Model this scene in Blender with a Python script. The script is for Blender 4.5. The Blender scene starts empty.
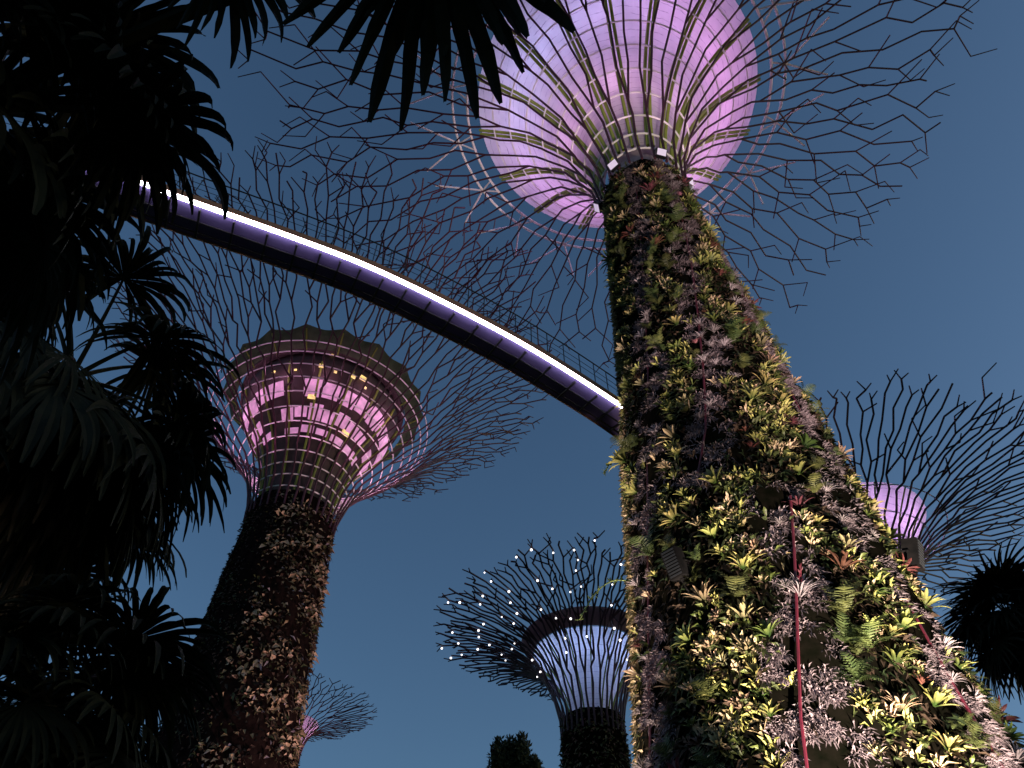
import bpy, math, random
import numpy as np
from mathutils import Vector, Matrix

R = math.radians
S = bpy.context.scene
COL = S.collection
rnd = random.Random(7)

# ------------------------------------------------------------------ camera, sky, sun, exposure
cam = bpy.data.objects.new('camera', bpy.data.cameras.new('camera'))
COL.objects.link(cam)
S.camera = cam
cam.location = (0, 0, 1.6)
cam.rotation_euler = (R(90 + 49.4), 0, 0)
cam.data.sensor_width = 36
cam.data.lens = 26.02
cam.data.clip_start = 0.05
cam.data.clip_end = 6000

W = bpy.data.worlds.new('World')
S.world = W
W.use_nodes = True
bg = W.node_tree.nodes['Background']
sk = W.node_tree.nodes.new('ShaderNodeTexSky')
sk.sky_type = 'NISHITA'
sk.sun_disc = False
sk.sun_elevation = R(7)
sk.sun_rotation = R(90)
sk.ozone_density = 3.0
W.node_tree.links.new(sk.outputs[0], bg.inputs[0])
bg.inputs[1].default_value = 0.15

sun = bpy.data.objects.new('sun', bpy.data.lights.new('sun', 'SUN'))
COL.objects.link(sun)
sun.data.energy = 0.02          # dusk: next to nothing left of the sun
sun.data.angle = R(10)
sun.data.color = (1, .85, .7)
sun.rotation_euler = (R(83.4), 0, R(90))

S.view_settings.view_transform = 'Standard'
S.view_settings.look = 'None'
S.view_settings.exposure = 0
S.view_settings.gamma = 1
S.render.engine = 'CYCLES'
S.cycles.max_bounces = 5
S.cycles.diffuse_bounces = 2
S.cycles.use_denoising = True


# ------------------------------------------------------------------ materials
def nodes_of(name):
    m = bpy.data.materials.new(name)
    m.use_nodes = True
    nt = m.node_tree
    return m, nt, nt.nodes['Principled BSDF']


def noise_mat(name, c1, c2, scale=4.0, rough=.7, detail=4, bump=0.0, metallic=0.0, per_object=0.0, sub=0.0, spec=.5):
    m, nt, b = nodes_of(name)
    tc = nt.nodes.new('ShaderNodeTexCoord')
    n = nt.nodes.new('ShaderNodeTexNoise')
    n.inputs['Scale'].default_value = scale
    n.inputs['Detail'].default_value = detail
    nt.links.new(tc.outputs['Object'], n.inputs['Vector'])
    r = nt.nodes.new('ShaderNodeValToRGB')
    r.color_ramp.elements[0].position = .3
    r.color_ramp.elements[1].position = .7
    r.color_ramp.elements[0].color = (*c1, 1)
    r.color_ramp.elements[1].color = (*c2, 1)
    nt.links.new(n.outputs['Fac'], r.inputs[0])
    out = r.outputs[0]
    if per_object:
        oi = nt.nodes.new('ShaderNodeObjectInfo')
        hs = nt.nodes.new('ShaderNodeHueSaturation')
        mr = nt.nodes.new('ShaderNodeMapRange')
        mr.inputs['To Min'].default_value = 1 - per_object
        mr.inputs['To Max'].default_value = 1 + per_object
        nt.links.new(oi.outputs['Random'], mr.inputs['Value'])
        nt.links.new(mr.outputs[0], hs.inputs['Value'])
        mh = nt.nodes.new('ShaderNodeMapRange')
        mh.inputs['To Min'].default_value = .5 + .03
        mh.inputs['To Max'].default_value = .5 - .045
        mm = nt.nodes.new('ShaderNodeMath')
        mm.operation = 'FRACT'
        mk = nt.nodes.new('ShaderNodeMath')
        mk.operation = 'MULTIPLY'
        mk.inputs[1].default_value = 7.31
        nt.links.new(oi.outputs['Random'], mk.inputs[0])
        nt.links.new(mk.outputs[0], mm.inputs[0])
        nt.links.new(mm.outputs[0], mh.inputs['Value'])
        nt.links.new(mh.outputs[0], hs.inputs['Hue'])
        nt.links.new(out, hs.inputs['Color'])
        out = hs.outputs[0]
    nt.links.new(out, b.inputs['Base Color'])
    b.inputs['Roughness'].default_value = rough
    b.inputs['Metallic'].default_value = metallic
    b.inputs['Specular IOR Level'].default_value = spec
    if bump:
        bm = nt.nodes.new('ShaderNodeBump')
        bm.inputs['Strength'].default_value = bump
        bm.inputs['Distance'].default_value = .1
        nt.links.new(n.outputs['Fac'], bm.inputs['Height'])
        nt.links.new(bm.outputs[0], b.inputs['Normal'])
    if sub:
        tr = nt.nodes.new('ShaderNodeBsdfTranslucent')
        nt.links.new(out, tr.inputs['Color'])
        mx = nt.nodes.new('ShaderNodeMixShader')
        mx.inputs[0].default_value = sub
        o = nt.nodes['Material Output']
        nt.links.new(b.outputs[0], mx.inputs[1])
        nt.links.new(tr.outputs[0], mx.inputs[2])
        nt.links.new(mx.outputs[0], o.inputs[0])
    return m


def tipped(m, base, r0=.12, r1=.5):
    """strap leaves pale towards their tips; dark green hearts also hold shade in the colour"""
    nt = m.node_tree
    b = nt.nodes['Principled BSDF']
    tc = nt.nodes.new('ShaderNodeTexCoord')
    ln = nt.nodes.new('ShaderNodeVectorMath')
    ln.operation = 'LENGTH'
    nt.links.new(tc.outputs['Object'], ln.inputs[0])
    mr = nt.nodes.new('ShaderNodeMapRange')
    mr.inputs['From Min'].default_value = r0
    mr.inputs['From Max'].default_value = r1
    nt.links.new(ln.outputs['Value'], mr.inputs['Value'])
    for sock in [l.to_socket for l in list(nt.links) if l.to_socket.name == 'Color' and l.to_node.type == 'BSDF_TRANSLUCENT'] + [b.inputs['Base Color']]:
        src = sock.links[0].from_socket
        mx = nt.nodes.new('ShaderNodeMix')
        mx.data_type = 'RGBA'
        mx.inputs['A'].default_value = (*base, 1)
        nt.links.new(mr.outputs[0], mx.inputs['Factor'])
        nt.links.new(src, mx.inputs['B'])
        nt.links.new(mx.outputs['Result'], sock)
    return m


def glow_mat(name, col, strength, vary=0.0, scale=3.0):
    m, nt, b = nodes_of(name)
    b.inputs['Base Color'].default_value = (.3, .3, .3, 1)
    b.inputs['Emission Color'].default_value = (*col, 1)
    b.inputs['Emission Strength'].default_value = strength
    if vary:
        tc = nt.nodes.new('ShaderNodeTexCoord')
        n = nt.nodes.new('ShaderNodeTexNoise')
        n.inputs['Scale'].default_value = scale
        n.inputs['Detail'].default_value = 5
        nt.links.new(tc.outputs['Object'], n.inputs['Vector'])
        mr = nt.nodes.new('ShaderNodeMapRange')
        mr.inputs['From Min'].default_value = .3
        mr.inputs['From Max'].default_value = .7
        mr.inputs['To Min'].default_value = strength * (1 - vary)
        mr.inputs['To Max'].default_value = strength * (1 + vary)
        nt.links.new(n.outputs['Fac'], mr.inputs['Value'])
        nt.links.new(mr.outputs[0], b.inputs['Emission Strength'])
    return m


def membrane_mat(name, c, trans=.5):
    """stretched fabric: off-white, with thin darker seams round the funnel and faint folds"""
    m, nt, b = nodes_of(name)
    tc = nt.nodes.new('ShaderNodeTexCoord')
    sep = nt.nodes.new('ShaderNodeSeparateXYZ')
    nt.links.new(tc.outputs['Object'], sep.inputs[0])
    n = nt.nodes.new('ShaderNodeTexNoise')
    n.inputs['Scale'].default_value = .9
    n.inputs['Detail'].default_value = 6
    nt.links.new(tc.outputs['Object'], n.inputs['Vector'])
    # seams follow the height, wobbled by noise
    z = nt.nodes.new('ShaderNodeMath'); z.operation = 'MULTIPLY_ADD'
    z.inputs[1].default_value = 2.7
    nt.links.new(sep.outputs['Z'], z.inputs[0])
    nt.links.new(n.outputs['Fac'], z.inputs[2])
    fr = nt.nodes.new('ShaderNodeMath'); fr.operation = 'FRACT'
    nt.links.new(z.outputs[0], fr.inputs[0])
    lt = nt.nodes.new('ShaderNodeMath'); lt.operation = 'LESS_THAN'
    lt.inputs[1].default_value = .075
    nt.links.new(fr.outputs[0], lt.inputs[0])
    n2 = nt.nodes.new('ShaderNodeTexNoise')
    n2.inputs['Scale'].default_value = 2.2
    nt.links.new(tc.outputs['Object'], n2.inputs['Vector'])
    gt = nt.nodes.new('ShaderNodeMapRange')
    gt.inputs['From Min'].default_value = .36
    gt.inputs['From Max'].default_value = .6
    nt.links.new(n2.outputs['Fac'], gt.inputs['Value'])
    mu = nt.nodes.new('ShaderNodeMath'); mu.operation = 'MULTIPLY'
    nt.links.new(lt.outputs[0], mu.inputs[0])
    nt.links.new(gt.outputs[0], mu.inputs[1])
    mx = nt.nodes.new('ShaderNodeMix'); mx.data_type = 'RGBA'
    mx.inputs['A'].default_value = (*c, 1)
    mx.inputs['B'].default_value = (c[0] * .55, c[1] * .5, c[2] * .6, 1)
    nt.links.new(mu.outputs[0], mx.inputs['Factor'])
    mr = nt.nodes.new('ShaderNodeMapRange')
    mr.inputs['To Min'].default_value = .72
    mr.inputs['To Max'].default_value = 1.2
    nt.links.new(n.outputs['Fac'], mr.inputs['Value'])
    hs = nt.nodes.new('ShaderNodeHueSaturation')
    nt.links.new(mx.outputs['Result'], hs.inputs['Color'])
    nt.links.new(mr.outputs[0], hs.inputs['Value'])
    nt.links.new(hs.outputs[0], b.inputs['Base Color'])
    b.inputs['Roughness'].default_value = .8
    tr = nt.nodes.new('ShaderNodeBsdfTranslucent')
    nt.links.new(hs.outputs[0], tr.inputs['Color'])
    ms = nt.nodes.new('ShaderNodeMixShader')
    ms.inputs[0].default_value = trans
    nt.links.new(b.outputs[0], ms.inputs[1])
    nt.links.new(tr.outputs[0], ms.inputs[2])
    nt.links.new(ms.outputs[0], nt.nodes['Material Output'].inputs[0])
    return m


M = dict(
    rod=noise_mat('magenta_painted_steel', (.042, .007, .018), (.055, .009, .023), 1.5, .6),
    rod_dark=noise_mat('dark_purple_painted_steel', (.03, .013, .025), (.04, .018, .032), 1.5, .6),
    rib_red=noise_mat('red_painted_steel', (.05, .004, .012), (.085, .007, .02), 2, .5),
    hoop=noise_mat('white_painted_steel', (.72, .7, .74), (.82, .8, .82), 3, .5),
    olive=noise_mat('olive_painted_steel', (.13, .19, .02), (.18, .26, .03), 2, .6),
    rib_green=noise_mat('yellow_green_steel', (.26, .33, .05), (.33, .4, .07), 2, .6),
    awning=noise_mat('olive_awning_fabric', (.035, .06, .025), (.07, .11, .05), 1.3, .8, sub=.3),
    membrane=membrane_mat('pale_membrane_fabric', (.72, .68, .74)),
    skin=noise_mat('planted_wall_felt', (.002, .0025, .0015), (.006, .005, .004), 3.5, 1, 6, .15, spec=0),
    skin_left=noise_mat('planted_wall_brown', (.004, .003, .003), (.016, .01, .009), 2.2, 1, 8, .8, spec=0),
    concrete=noise_mat('trunk_concrete', (.16, .14, .13), (.27, .25, .24), 1.3, .85, 6, .2),
    matt_black=noise_mat('matt_black_paint', (.006, .006, .007), (.012, .011, .012), 5, .9, spec=.05),
    rim=noise_mat('mauve_rim_fabric', (.24, .15, .17), (.32, .2, .23), 1.5, .8),
    dark=noise_mat('dark_metal', (.01, .01, .012), (.018, .018, .022), 5, .5),
    deck=noise_mat('violet_lit_soffit', (.1, .07, .22), (.13, .095, .28), 1.0, .8),  # violet light under the deck is put into its colour
    orange=noise_mat('warm_lit_edge', (.3, .14, .08), (.36, .18, .1), 2, .7),  # warm light along the edges is put into their colour
    led=glow_mat('white_led_strip', (.95, .9, 1), 20),
    bulb=glow_mat('white_bulb', (1, .95, .95), 3),
    lamp_pink=glow_mat('floodlight_lens', (.9, .72, 1), .6),
    panel=glow_mat('lit_pink_ceiling', (.8, .29, .62), .6, .4, 2.0),  # soffits glow by themselves in place of the pink light on them
    warm=glow_mat('warm_lamp', (1, .66, .16), 1.1, .5, 4),
    cladding=noise_mat('brown_cladding', (.02, .013, .012), (.045, .028, .026), 1.2, .7, 5),
    palm=noise_mat('palm_leaf', (.005, .007, .004), (.013, .016, .009), 3, .65, 4, spec=.1),
    palm_dry=noise_mat('dry_palm_leaf', (.018, .015, .013), (.05, .044, .038), 3, .8, spec=.1),
    bark=noise_mat('palm_bark', (.03, .025, .02), (.07, .06, .05), 8, .9, 6, .6),
    shrub=noise_mat('dark_foliage', (.012, .02, .01), (.035, .05, .022), 3, .7, spec=.2),
    ground=noise_mat('garden_lawn', (.02, .035, .012), (.05, .07, .03), .6, .95, 8, .4),
    vine=noise_mat('vine_leaf', (.22, .3, .09), (.32, .4, .14), 6, .6, sub=.2),
)
LEAF = dict(
    yellow=noise_mat('yellow_green_leaf', (.3, .3, .07), (.6, .54, .22), 5, .45, per_object=.35, sub=.2),
    green=noise_mat('green_leaf', (.06, .1, .02), (.22, .27, .08), 5, .45, per_object=.3, sub=.2),
    peach=noise_mat('peach_leaf', (.42, .32, .16), (.7, .52, .38), 5, .5, per_object=.3, sub=.2),
    fern=noise_mat('fern_leaf', (.04, .06, .018), (.12, .14, .045), 5, .55, per_object=.35, sub=.25),
    red=noise_mat('dark_red_leaf', (.06, .02, .02), (.17, .06, .05), 5, .45, per_object=.4, sub=.15),
    grey=noise_mat('silver_leaf', (.2, .17, .19), (.42, .35, .39), 6, .8, per_object=.3, sub=.1),
    pink=noise_mat('pink_leaf', (.45, .14, .22), (.7, .32, .42), 6, .6, per_object=.3, sub=.2),
    olive=noise_mat('small_olive_leaf', (.025, .037, .01), (.075, .09, .026), 5, .6, sub=.15),
    tan=noise_mat('small_tan_leaf', (.14, .12, .055), (.32, .24, .13), 5, .6, sub=.15),
    small_peach=noise_mat('small_peach_leaf', (.4, .3, .16), (.6, .45, .34), 5, .6, sub=.15),
    small_yellow=noise_mat('small_yellow_leaf', (.26, .27, .06), (.5, .46, .17), 5, .6, sub=.15),
    moss=noise_mat('silver_moss', (.11, .084, .098), (.31, .245, .28), 6, .9, spec=.1),
    dark=noise_mat('shade_leaf', (.008, .014, .006), (.02, .032, .012), 5, .7, spec=.15),
    brown=noise_mat('brown_leaf', (.025, .016, .012), (.07, .045, .032), 5, .8, spec=.2),
)


tipped(LEAF['yellow'], (.03, .06, .012))
tipped(LEAF['green'], (.015, .035, .008))
tipped(LEAF['peach'], (.05, .05, .02))


# ------------------------------------------------------------------ mesh helpers
class MB:
    def __init__(self):
        self.v = []
        self.f = []
        self.mi = []
        self.cur = 0

    def add(self, vs, fs):
        o = len(self.v)
        self.v.extend([tuple(p) for p in vs])
        for f in fs:
            self.f.append([i + o for i in f])
            self.mi.append(self.cur)

    def tube(self, pts, radii, n=5, cap=True):
        pts = [Vector(p) for p in pts]
        if not hasattr(radii, '__len__'):
            radii = [radii] * len(pts)
        vs, fs = [], []
        ref = None
        for i, p in enumerate(pts):
            a = pts[max(i - 1, 0)]
            b = pts[min(i + 1, len(pts) - 1)]
            t = (b - a)
            if t.length < 1e-9:
                t = Vector((0, 0, 1))
            t.normalize()
            if ref is None:
                ref = Vector((0, 0, 1)) if abs(t.z) < .9 else Vector((1, 0, 0))
            u = t.cross(ref)
            if u.length < 1e-6:
                u = t.orthogonal()
            u.normalize()
            w = t.cross(u)
            ref = w.cross(t) * -1 if False else ref
            for k in range(n):
                an = 2 * math.pi * k / n
                vs.append(p + (u * math.cos(an) + w * math.sin(an)) * radii[i])
        for i in range(len(pts) - 1):
            for k in range(n):
                k2 = (k + 1) % n
                fs.append((i * n + k, i * n + k2, (i + 1) * n + k2, (i + 1) * n + k))
        if cap:
            fs.append(tuple(range(n))[::-1])
            fs.append(tuple((len(pts) - 1) * n + k for k in range(n)))
        self.add(vs, fs)

    def box(self, c, ax, ay, az):
        c, ax, ay, az = Vector(c), Vector(ax), Vector(ay), Vector(az)
        vs = [c + ax * i + ay * j + az * k for i in (-1, 1) for j in (-1, 1) for k in (-1, 1)]
        self.add(vs, [(0, 1, 3, 2), (4, 6, 7, 5), (0, 4, 5, 1), (2, 3, 7, 6), (0, 2, 6, 4), (1, 5, 7, 3)])

    def build(self, name, mat, parent=None, smooth=False):
        me = bpy.data.meshes.new(name)
        me.from_pydata(self.v, [], self.f)
        mats = mat if isinstance(mat, (list, tuple)) else [mat]
        for m in mats:
            me.materials.append(m)
        if len(mats) > 1:
            me.polygons.foreach_set('material_index', self.mi)
        if smooth:
            me.polygons.foreach_set('use_smooth', [True] * len(me.polygons))
        me.update()
        o = bpy.data.objects.new(name, me)
        COL.objects.link(o)
        if parent:
            o.parent = parent
        return o


def tag(o, label=None, cat=None, group=None, kind=None):
    for k, v in (('label', label), ('category', cat), ('group', group), ('kind', kind)):
        if v:
            o[k] = v
    return o


def empty(name, loc, label, cat, group=None):
    o = bpy.data.objects.new(name, None)
    COL.objects.link(o)
    o.location = loc
    o.empty_display_size = .5
    return tag(o, label, cat, group)


def lamp(name, typ, loc, energy, color, aim=None, size=.3, angle=60, blend=.6):
    d = bpy.data.lights.new(name, typ)
    o = bpy.data.objects.new(name, d)
    COL.objects.link(o)
    o.location = loc
    d.energy = energy
    d.color = color
    if typ == 'SPOT':
        d.spot_size = R(angle)
        d.spot_blend = blend
        d.shadow_soft_size = size
    elif typ == 'POINT':
        d.shadow_soft_size = size
    if aim is not None:
        o.rotation_euler = (Vector(aim) - Vector(loc)).to_track_quat('-Z', 'Y').to_euler()
    return o


def ring_mesh(mb, r, z, rad, n=72, sides=5, a0=0, a1=2 * math.pi):
    full = abs(a1 - a0 - 2 * math.pi) < 1e-6
    pts = [(r * math.cos(a0 + (a1 - a0) * k / n), r * math.sin(a0 + (a1 - a0) * k / n), z) for k in range(n + 1)]
    mb.tube(pts, rad, sides, cap=not full)


def lathe(mb, prof, n=64, wob=None):
    vs, fs = [], []
    for j, (r, z) in enumerate(prof):
        for k in range(n):
            a = 2 * math.pi * k / n
            rr = r + (wob(a, z) if wob else 0)
            vs.append((rr * math.cos(a), rr * math.sin(a), z))
    for j in range(len(prof) - 1):
        for k in range(n):
            k2 = (k + 1) % n
            fs.append((j * n + k, j * n + k2, (j + 1) * n + k2, (j + 1) * n + k))
    mb.add(vs, fs)


# ------------------------------------------------------------------ ground
g = MB()
g.add([(-3000, -3000, 0), (3000, -3000, 0), (3000, 3000, 0), (-3000, 3000, 0)], [(0, 1, 2, 3)])
tag(g.build('ground', M['ground']), kind='structure')


# ------------------------------------------------------------------ supertrees
class Profile:
    """smooth (r, z) curve read by arc length"""
    def __init__(self, pts):
        P = [Vector((p[0], p[1])) for p in pts]
        P = [P[0] * 2 - P[1]] + P + [P[-1] * 2 - P[-2]]
        out = []
        for i in range(1, len(P) - 2):
            for k in range(24):
                t = k / 24
                a, b, c, d = P[i - 1], P[i], P[i + 1], P[i + 2]
                out.append(.5 * ((2 * b) + (c - a) * t + (2 * a - 5 * b + 4 * c - d) * t * t + (3 * b - a - 3 * c + d) * t ** 3))
        out.append(P[-2])
        self.r = np.array([p.x for p in out])
        self.z = np.array([p.y for p in out])
        self.L = np.concatenate([[0], np.cumsum(np.hypot(np.diff(self.r), np.diff(self.z)))])
        self.total = float(self.L[-1])

    def at(self, L):
        if L > self.total:
            k = (L - self.total)
            dr, dz = self.r[-1] - self.r[-2], self.z[-1] - self.z[-2]
            n = math.hypot(dr, dz)
            return float(self.r[-1] + dr / n * k), float(self.z[-1] + dz / n * k)
        return float(np.interp(L, self.L, self.r)), float(np.interp(L, self.L, self.z))

    def P(self, L, th, off=0.0):
        r, z = self.at(L)
        r2, z2 = self.at(L + .2)
        t = math.hypot(r2 - r, z2 - z)
        r, z = r + off * (z2 - z) / t, z - off * (r2 - r) / t
        return Vector((r * math.cos(th), r * math.sin(th), z))

    def L_at_r(self, r):
        return float(np.interp(r, self.r, self.L))


def grow_branch(mb, pr, home0, sp0, rng, forks, step, rad, twig, nodes=None, straight=.2, par=1):
    """one steel branch: straight stem, forks, strands that zigzag about their own radius, open tips"""
    T = pr.total
    stack = [(0.0, home0, home0, sp0, 0, par)]
    seg = lambda a, b, ra, rb: mb.tube([a, b], [ra, rb], 5)
    while stack:
        L, th, home, sp, gen, side = stack.pop()
        end = T * rng.uniform(.9, 1.04)
        fk = forks[gen] * T * rng.uniform(.85, 1.18) if gen < len(forks) else 1e9
        while True:
            u = L / T
            ln = rng.uniform(*step)
            L2 = min(L + ln * rng.uniform(.82, 1.0), end)
            if L < fk < L2 + .25 * ln:
                L2 = fk
            amp = rng.uniform(.02, .1) if u < straight else rng.choice((rng.uniform(.0, .16), rng.uniform(.16, .42)))
            r, _ = pr.at(L2)
            want = home + side * amp * sp
            lim = ln * .75 / max(r, .5)
            th2 = th + max(-lim, min(lim, want - th))
            ra, rb = rad * (1 - .2 * u), rad * (1 - .2 * min(L2 / T, 1))
            seg(pr.P(L, th), pr.P(L2, th2), ra, rb)
            if nodes is not None and L2 > .35 * T:
                nodes.append(pr.P(L2, th2, .15))
            out = side
            L, th = L2, th2
            side = -side
            if L >= end - .05:
                if rng.random() < .6:
                    for q in (-1, 1):
                        l3 = step[0] * rng.uniform(.4, .8)
                        a3 = q * R(rng.uniform(15, 40))
                        seg(pr.P(L, th), pr.P(L + l3 * math.cos(a3), th + l3 * math.sin(a3) / r), rb * .8, rb * .6)
                break
            if L >= fk - .01:
                stack.append((L, th, home + sp / 4, sp / 2, gen + 1, 1))
                stack.append((L, th, home - sp / 4, sp / 2, gen + 1, -1))
                break
            if u > .42 and rng.random() < twig:
                a2 = out * R(rng.uniform(25, 58))
                l2 = rng.uniform(*step) * .75
                La, tha = L + l2 * math.cos(a2), th + l2 * math.sin(a2) / max(r, .5)
                seg(pr.P(L, th), pr.P(La, tha), rb * .85, rb * .7)
                if rng.random() < .55:
                    a3 = -out * R(rng.uniform(5, 40))
                    seg(pr.P(La, tha), pr.P(La + l2 * .7 * math.cos(a3), tha + l2 * .7 * math.sin(a3) / max(r, .5)), rb * .7, rb * .55)


def branches(root, pr, n, seed, forks, step, rad, twig, mat, straight=.2, th0=0.0):
    rng = random.Random(seed)
    nodes = []
    for k in range(n):
        mb = MB()
        grow_branch(mb, pr, th0 + 2 * math.pi * (k + rng.uniform(-.1, .1)) / n, 2 * math.pi / n, rng, forks, step, rad, twig, nodes, straight, 1 if k % 2 else -1)
        mb.build('branch', mat, root)
    return nodes


def trunk_wob(seed, amp):
    rng = random.Random(seed)
    w = [(rng.randint(2, 9), rng.uniform(.1, .6), rng.uniform(0, 6), rng.uniform(.3, 1)) for _ in range(9)]
    return lambda a, z: amp * sum(c * math.sin(k * a + f * z + p) for k, f, p, c in w) / 3


def membrane(root, prof, mat, n=80, ribs=0, rib_mat=None, rib_rad=.09, off=.18, double=True, rim_mat=None):
    pr = Profile(prof)
    mb = MB()
    lathe(mb, [pr.at(pr.total * k / 28) for k in range(29)], n)
    mb.build('membrane', mat, root, smooth=True)
    for k in range(ribs):
        a = 2 * math.pi * (k + .5) / ribs
        rb = MB()
        for s in ((-1, 1) if double else (0,)):
            pts = []
            for j in range(15):
                L = pr.total * (j / 14)
                r, _ = pr.at(L)
                pts.append(pr.P(L, a + s * rib_rad * 1.25 / max(r, .5), off))
            rb.tube(pts, rib_rad, 5)
        rb.build('membrane_rib', rib_mat, root)
    return pr


# ---- leaves of the plant cover that grows on a trunk
def leaf_cover(name, root, rfun, zrange, n, choose, mats, seed, lay=.9):
    """small folded leaves sown over the trunk; choose(phi, z, rng) -> (material, length, width, droop) or None"""
    rng = random.Random(seed)
    mb = MB()
    for _ in range(n):
        a = rng.uniform(0, 2 * math.pi)
        z = rng.uniform(*zrange)
        c = choose(a, z, rng)
        if not c:
            continue
        mi, ln, wd, droop, k = c
        out = Vector((math.cos(a), math.sin(a), 0))
        tan = Vector((-math.sin(a), math.cos(a), 0))
        base0 = out * (rfun(z) - .02) + Vector((0, 0, z))
        mb.cur = mi
        for q in range(k):
            d = (out * rng.uniform(.35, 1.1) + tan * rng.gauss(0, .75) + Vector((0, 0, rng.uniform(-.9, 1.0) - droop))).normalized()
            base = base0 + tan * rng.uniform(-.08, .08) + Vector((0, 0, rng.uniform(-.08, .08)))
            l = ln * rng.uniform(.6, 1.3)
            w = wd * rng.uniform(.7, 1.3)
            s = d.cross(out + tan * rng.uniform(-.6, .6) + Vector((0, 0, .3))).normalized()
            nn = s.cross(d)
            mid = base + d * l * .55
            tip = base + d * l + Vector((0, 0, -l * .3))
            mb.add([base, mid + s * w + nn * w * .35, tip, mid - s * w + nn * w * .35, mid], [(0, 4, 1), (4, 2, 1), (0, 3, 4), (4, 3, 2)])
    o = mb.build(name, mats, root)
    return tag(o, kind='stuff')


def face_phi(X, Y):
    """azimuth on the trunk that looks at the camera"""
    return math.atan2(-Y, -X)


def wrap(a):
    return (a + math.pi) % (2 * math.pi) - math.pi


# ================= the big near tree
AX, AY = 7.23, 18.65
big = empty('supertree', (AX, AY, 0), 'huge nearest supertree with planted trunk and glowing lilac funnel under its crown', 'supertree', 'steel garden supertrees')
F0 = face_phi(AX, AY)
def big_r(z):
    return float(np.interp(z, [0, 4, 9.3, 13.5, 18.9, 22, 30, 39.2], [5.6, 4.75, 4.1, 3.75, 3.38, 3.05, 2.6, 2.08]))
tm = MB()
wob = trunk_wob(3, .09)
lathe(tm, [(big_r(z), z) for z in np.linspace(0, 39.2, 60)] + [(1.7, 39.25)], 96, wob)
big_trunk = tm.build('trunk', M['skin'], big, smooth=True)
tc_ = MB()
lathe(tc_, [(1.62, 38.9), (1.62, 43), (1.4, 52.2), (.01, 52.25)], 40)
tc_.build('core', M['concrete'], big, smooth=True)

# steel ribs wind up the trunk; each is a list of (height, degrees from the camera-facing line)
RIBS = [[(0, -78), (8.6, -55), (12.9, -48), (19.3, -34), (26, -23), (39.2, 0)],
        [(15.9, -11), (17.5, -3), (18.9, 1), (22.3, 9), (28, 23), (32.5, 33), (39.2, 45)],
        [(0, -22), (7, -2), (8.5, 1), (10.2, 6.7), (12.4, 14.7), (14.4, 22)],
        [(0, 48), (8, 52.6), (13.5, 54), (18, 51), (24, 64), (39.2, 84)],
        [(0, 118), (39.2, 142)], [(0, 178), (39.2, 206)], [(0, 232), (39.2, 272)]]
def rib_phi(rb, z):
    return F0 + R(float(np.interp(z, [p[0] for p in rb], [p[1] for p in rb])))
for k, rb in enumerate(RIBS):
    mb = MB()
    off = (.03, .07, .13, .04, .1, .1, .1)[k]
    pts = []
    for z in np.linspace(rb[0][0], rb[-1][0], 30):
        a = rib_phi(rb, z)
        pts.append(((big_r(z) + off) * math.cos(a), (big_r(z) + off) * math.sin(a), z))
    mb.tube(pts, .036, 6)
    mb.build('steel_rib', M['rib_red'], big)

bp = Profile([(2.3, 39.0), (2.75, 42.3), (4.5, 46.8), (7.2, 50.3), (10.5, 52.4), (15, 54.2), (25.4, 56.4)])
branches(big, bp, 22, 11, (.17, .43), (2.0, 4.0), .076, .62, M['rod'], .46)
for k, r in enumerate((2.42, 2.62, 3.05, 3.7, 4.5, 5.4, 6.4, 7.5, 8.6, 10.35, 11.4)):
    L = bp.L_at_r(r)
    mb = MB()
    c = bp.P(L, 0, -.12)
    ring_mesh(mb, c.x, c.z, .055 if k < 9 else .095, 80)
    mb.build('hoop_ring', M['hoop'], big)
for k in range(18):                                   # struts that tie the outer hoops to the crown
    a = 2 * math.pi * (k + .3) / 18
    mb = MB()
    L1, L2, L3 = bp.L_at_r(10.35), bp.L_at_r(11.4), bp.L_at_r(14.6)
    o_ = bp.P(L2, a, -.12)
    mb.tube([bp.P(L1, a - .05, -.12), o_], .06, 5)
    mb.tube([bp.P(L1, a + .05, -.12), o_], .06, 5)
    mb.tube([o_, bp.P(L3, a - .13, -.05)], .068, 5)
    mb.tube([o_, bp.P(L3, a + .13, -.05)], .068, 5)
    mb.build('strut', M['hoop'], big)
membrane(big, [(1.9, 41.2), (2.5, 43.5), (4.2, 47.6), (6.6, 50.8), (9.55, 53.1)], M['membrane'], 90, 16, M['rib_green'], .11, .2)
for k in range(6):                                    # floodlights at the top of the planting, looking down and out
    a = F0 + R(-24) + R(60) * k
    o_ = Vector((math.cos(a), math.sin(a), 0))
    t_ = Vector((-math.sin(a), math.cos(a), 0))
    d_ = (o_ * .75 + Vector((0, 0, -.66))).normalized()
    u_ = d_.cross(t_)
    c = o_ * 2.5 + Vector((0, 0, 39.3))
    mb = MB(); mb.box(c, t_ * .3, u_ * .22, d_ * .16); mb.tube([c, o_ * 2.0 + Vector((0, 0, 39.3))], .05)
    fl = mb.build('floodlight', M['dark'], big)
    mb = MB(); mb.box(c + d_ * .165, t_ * .25, u_ * .18, d_ * .01)
    mb.build('lens', M['lamp_pink'], fl)
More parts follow.
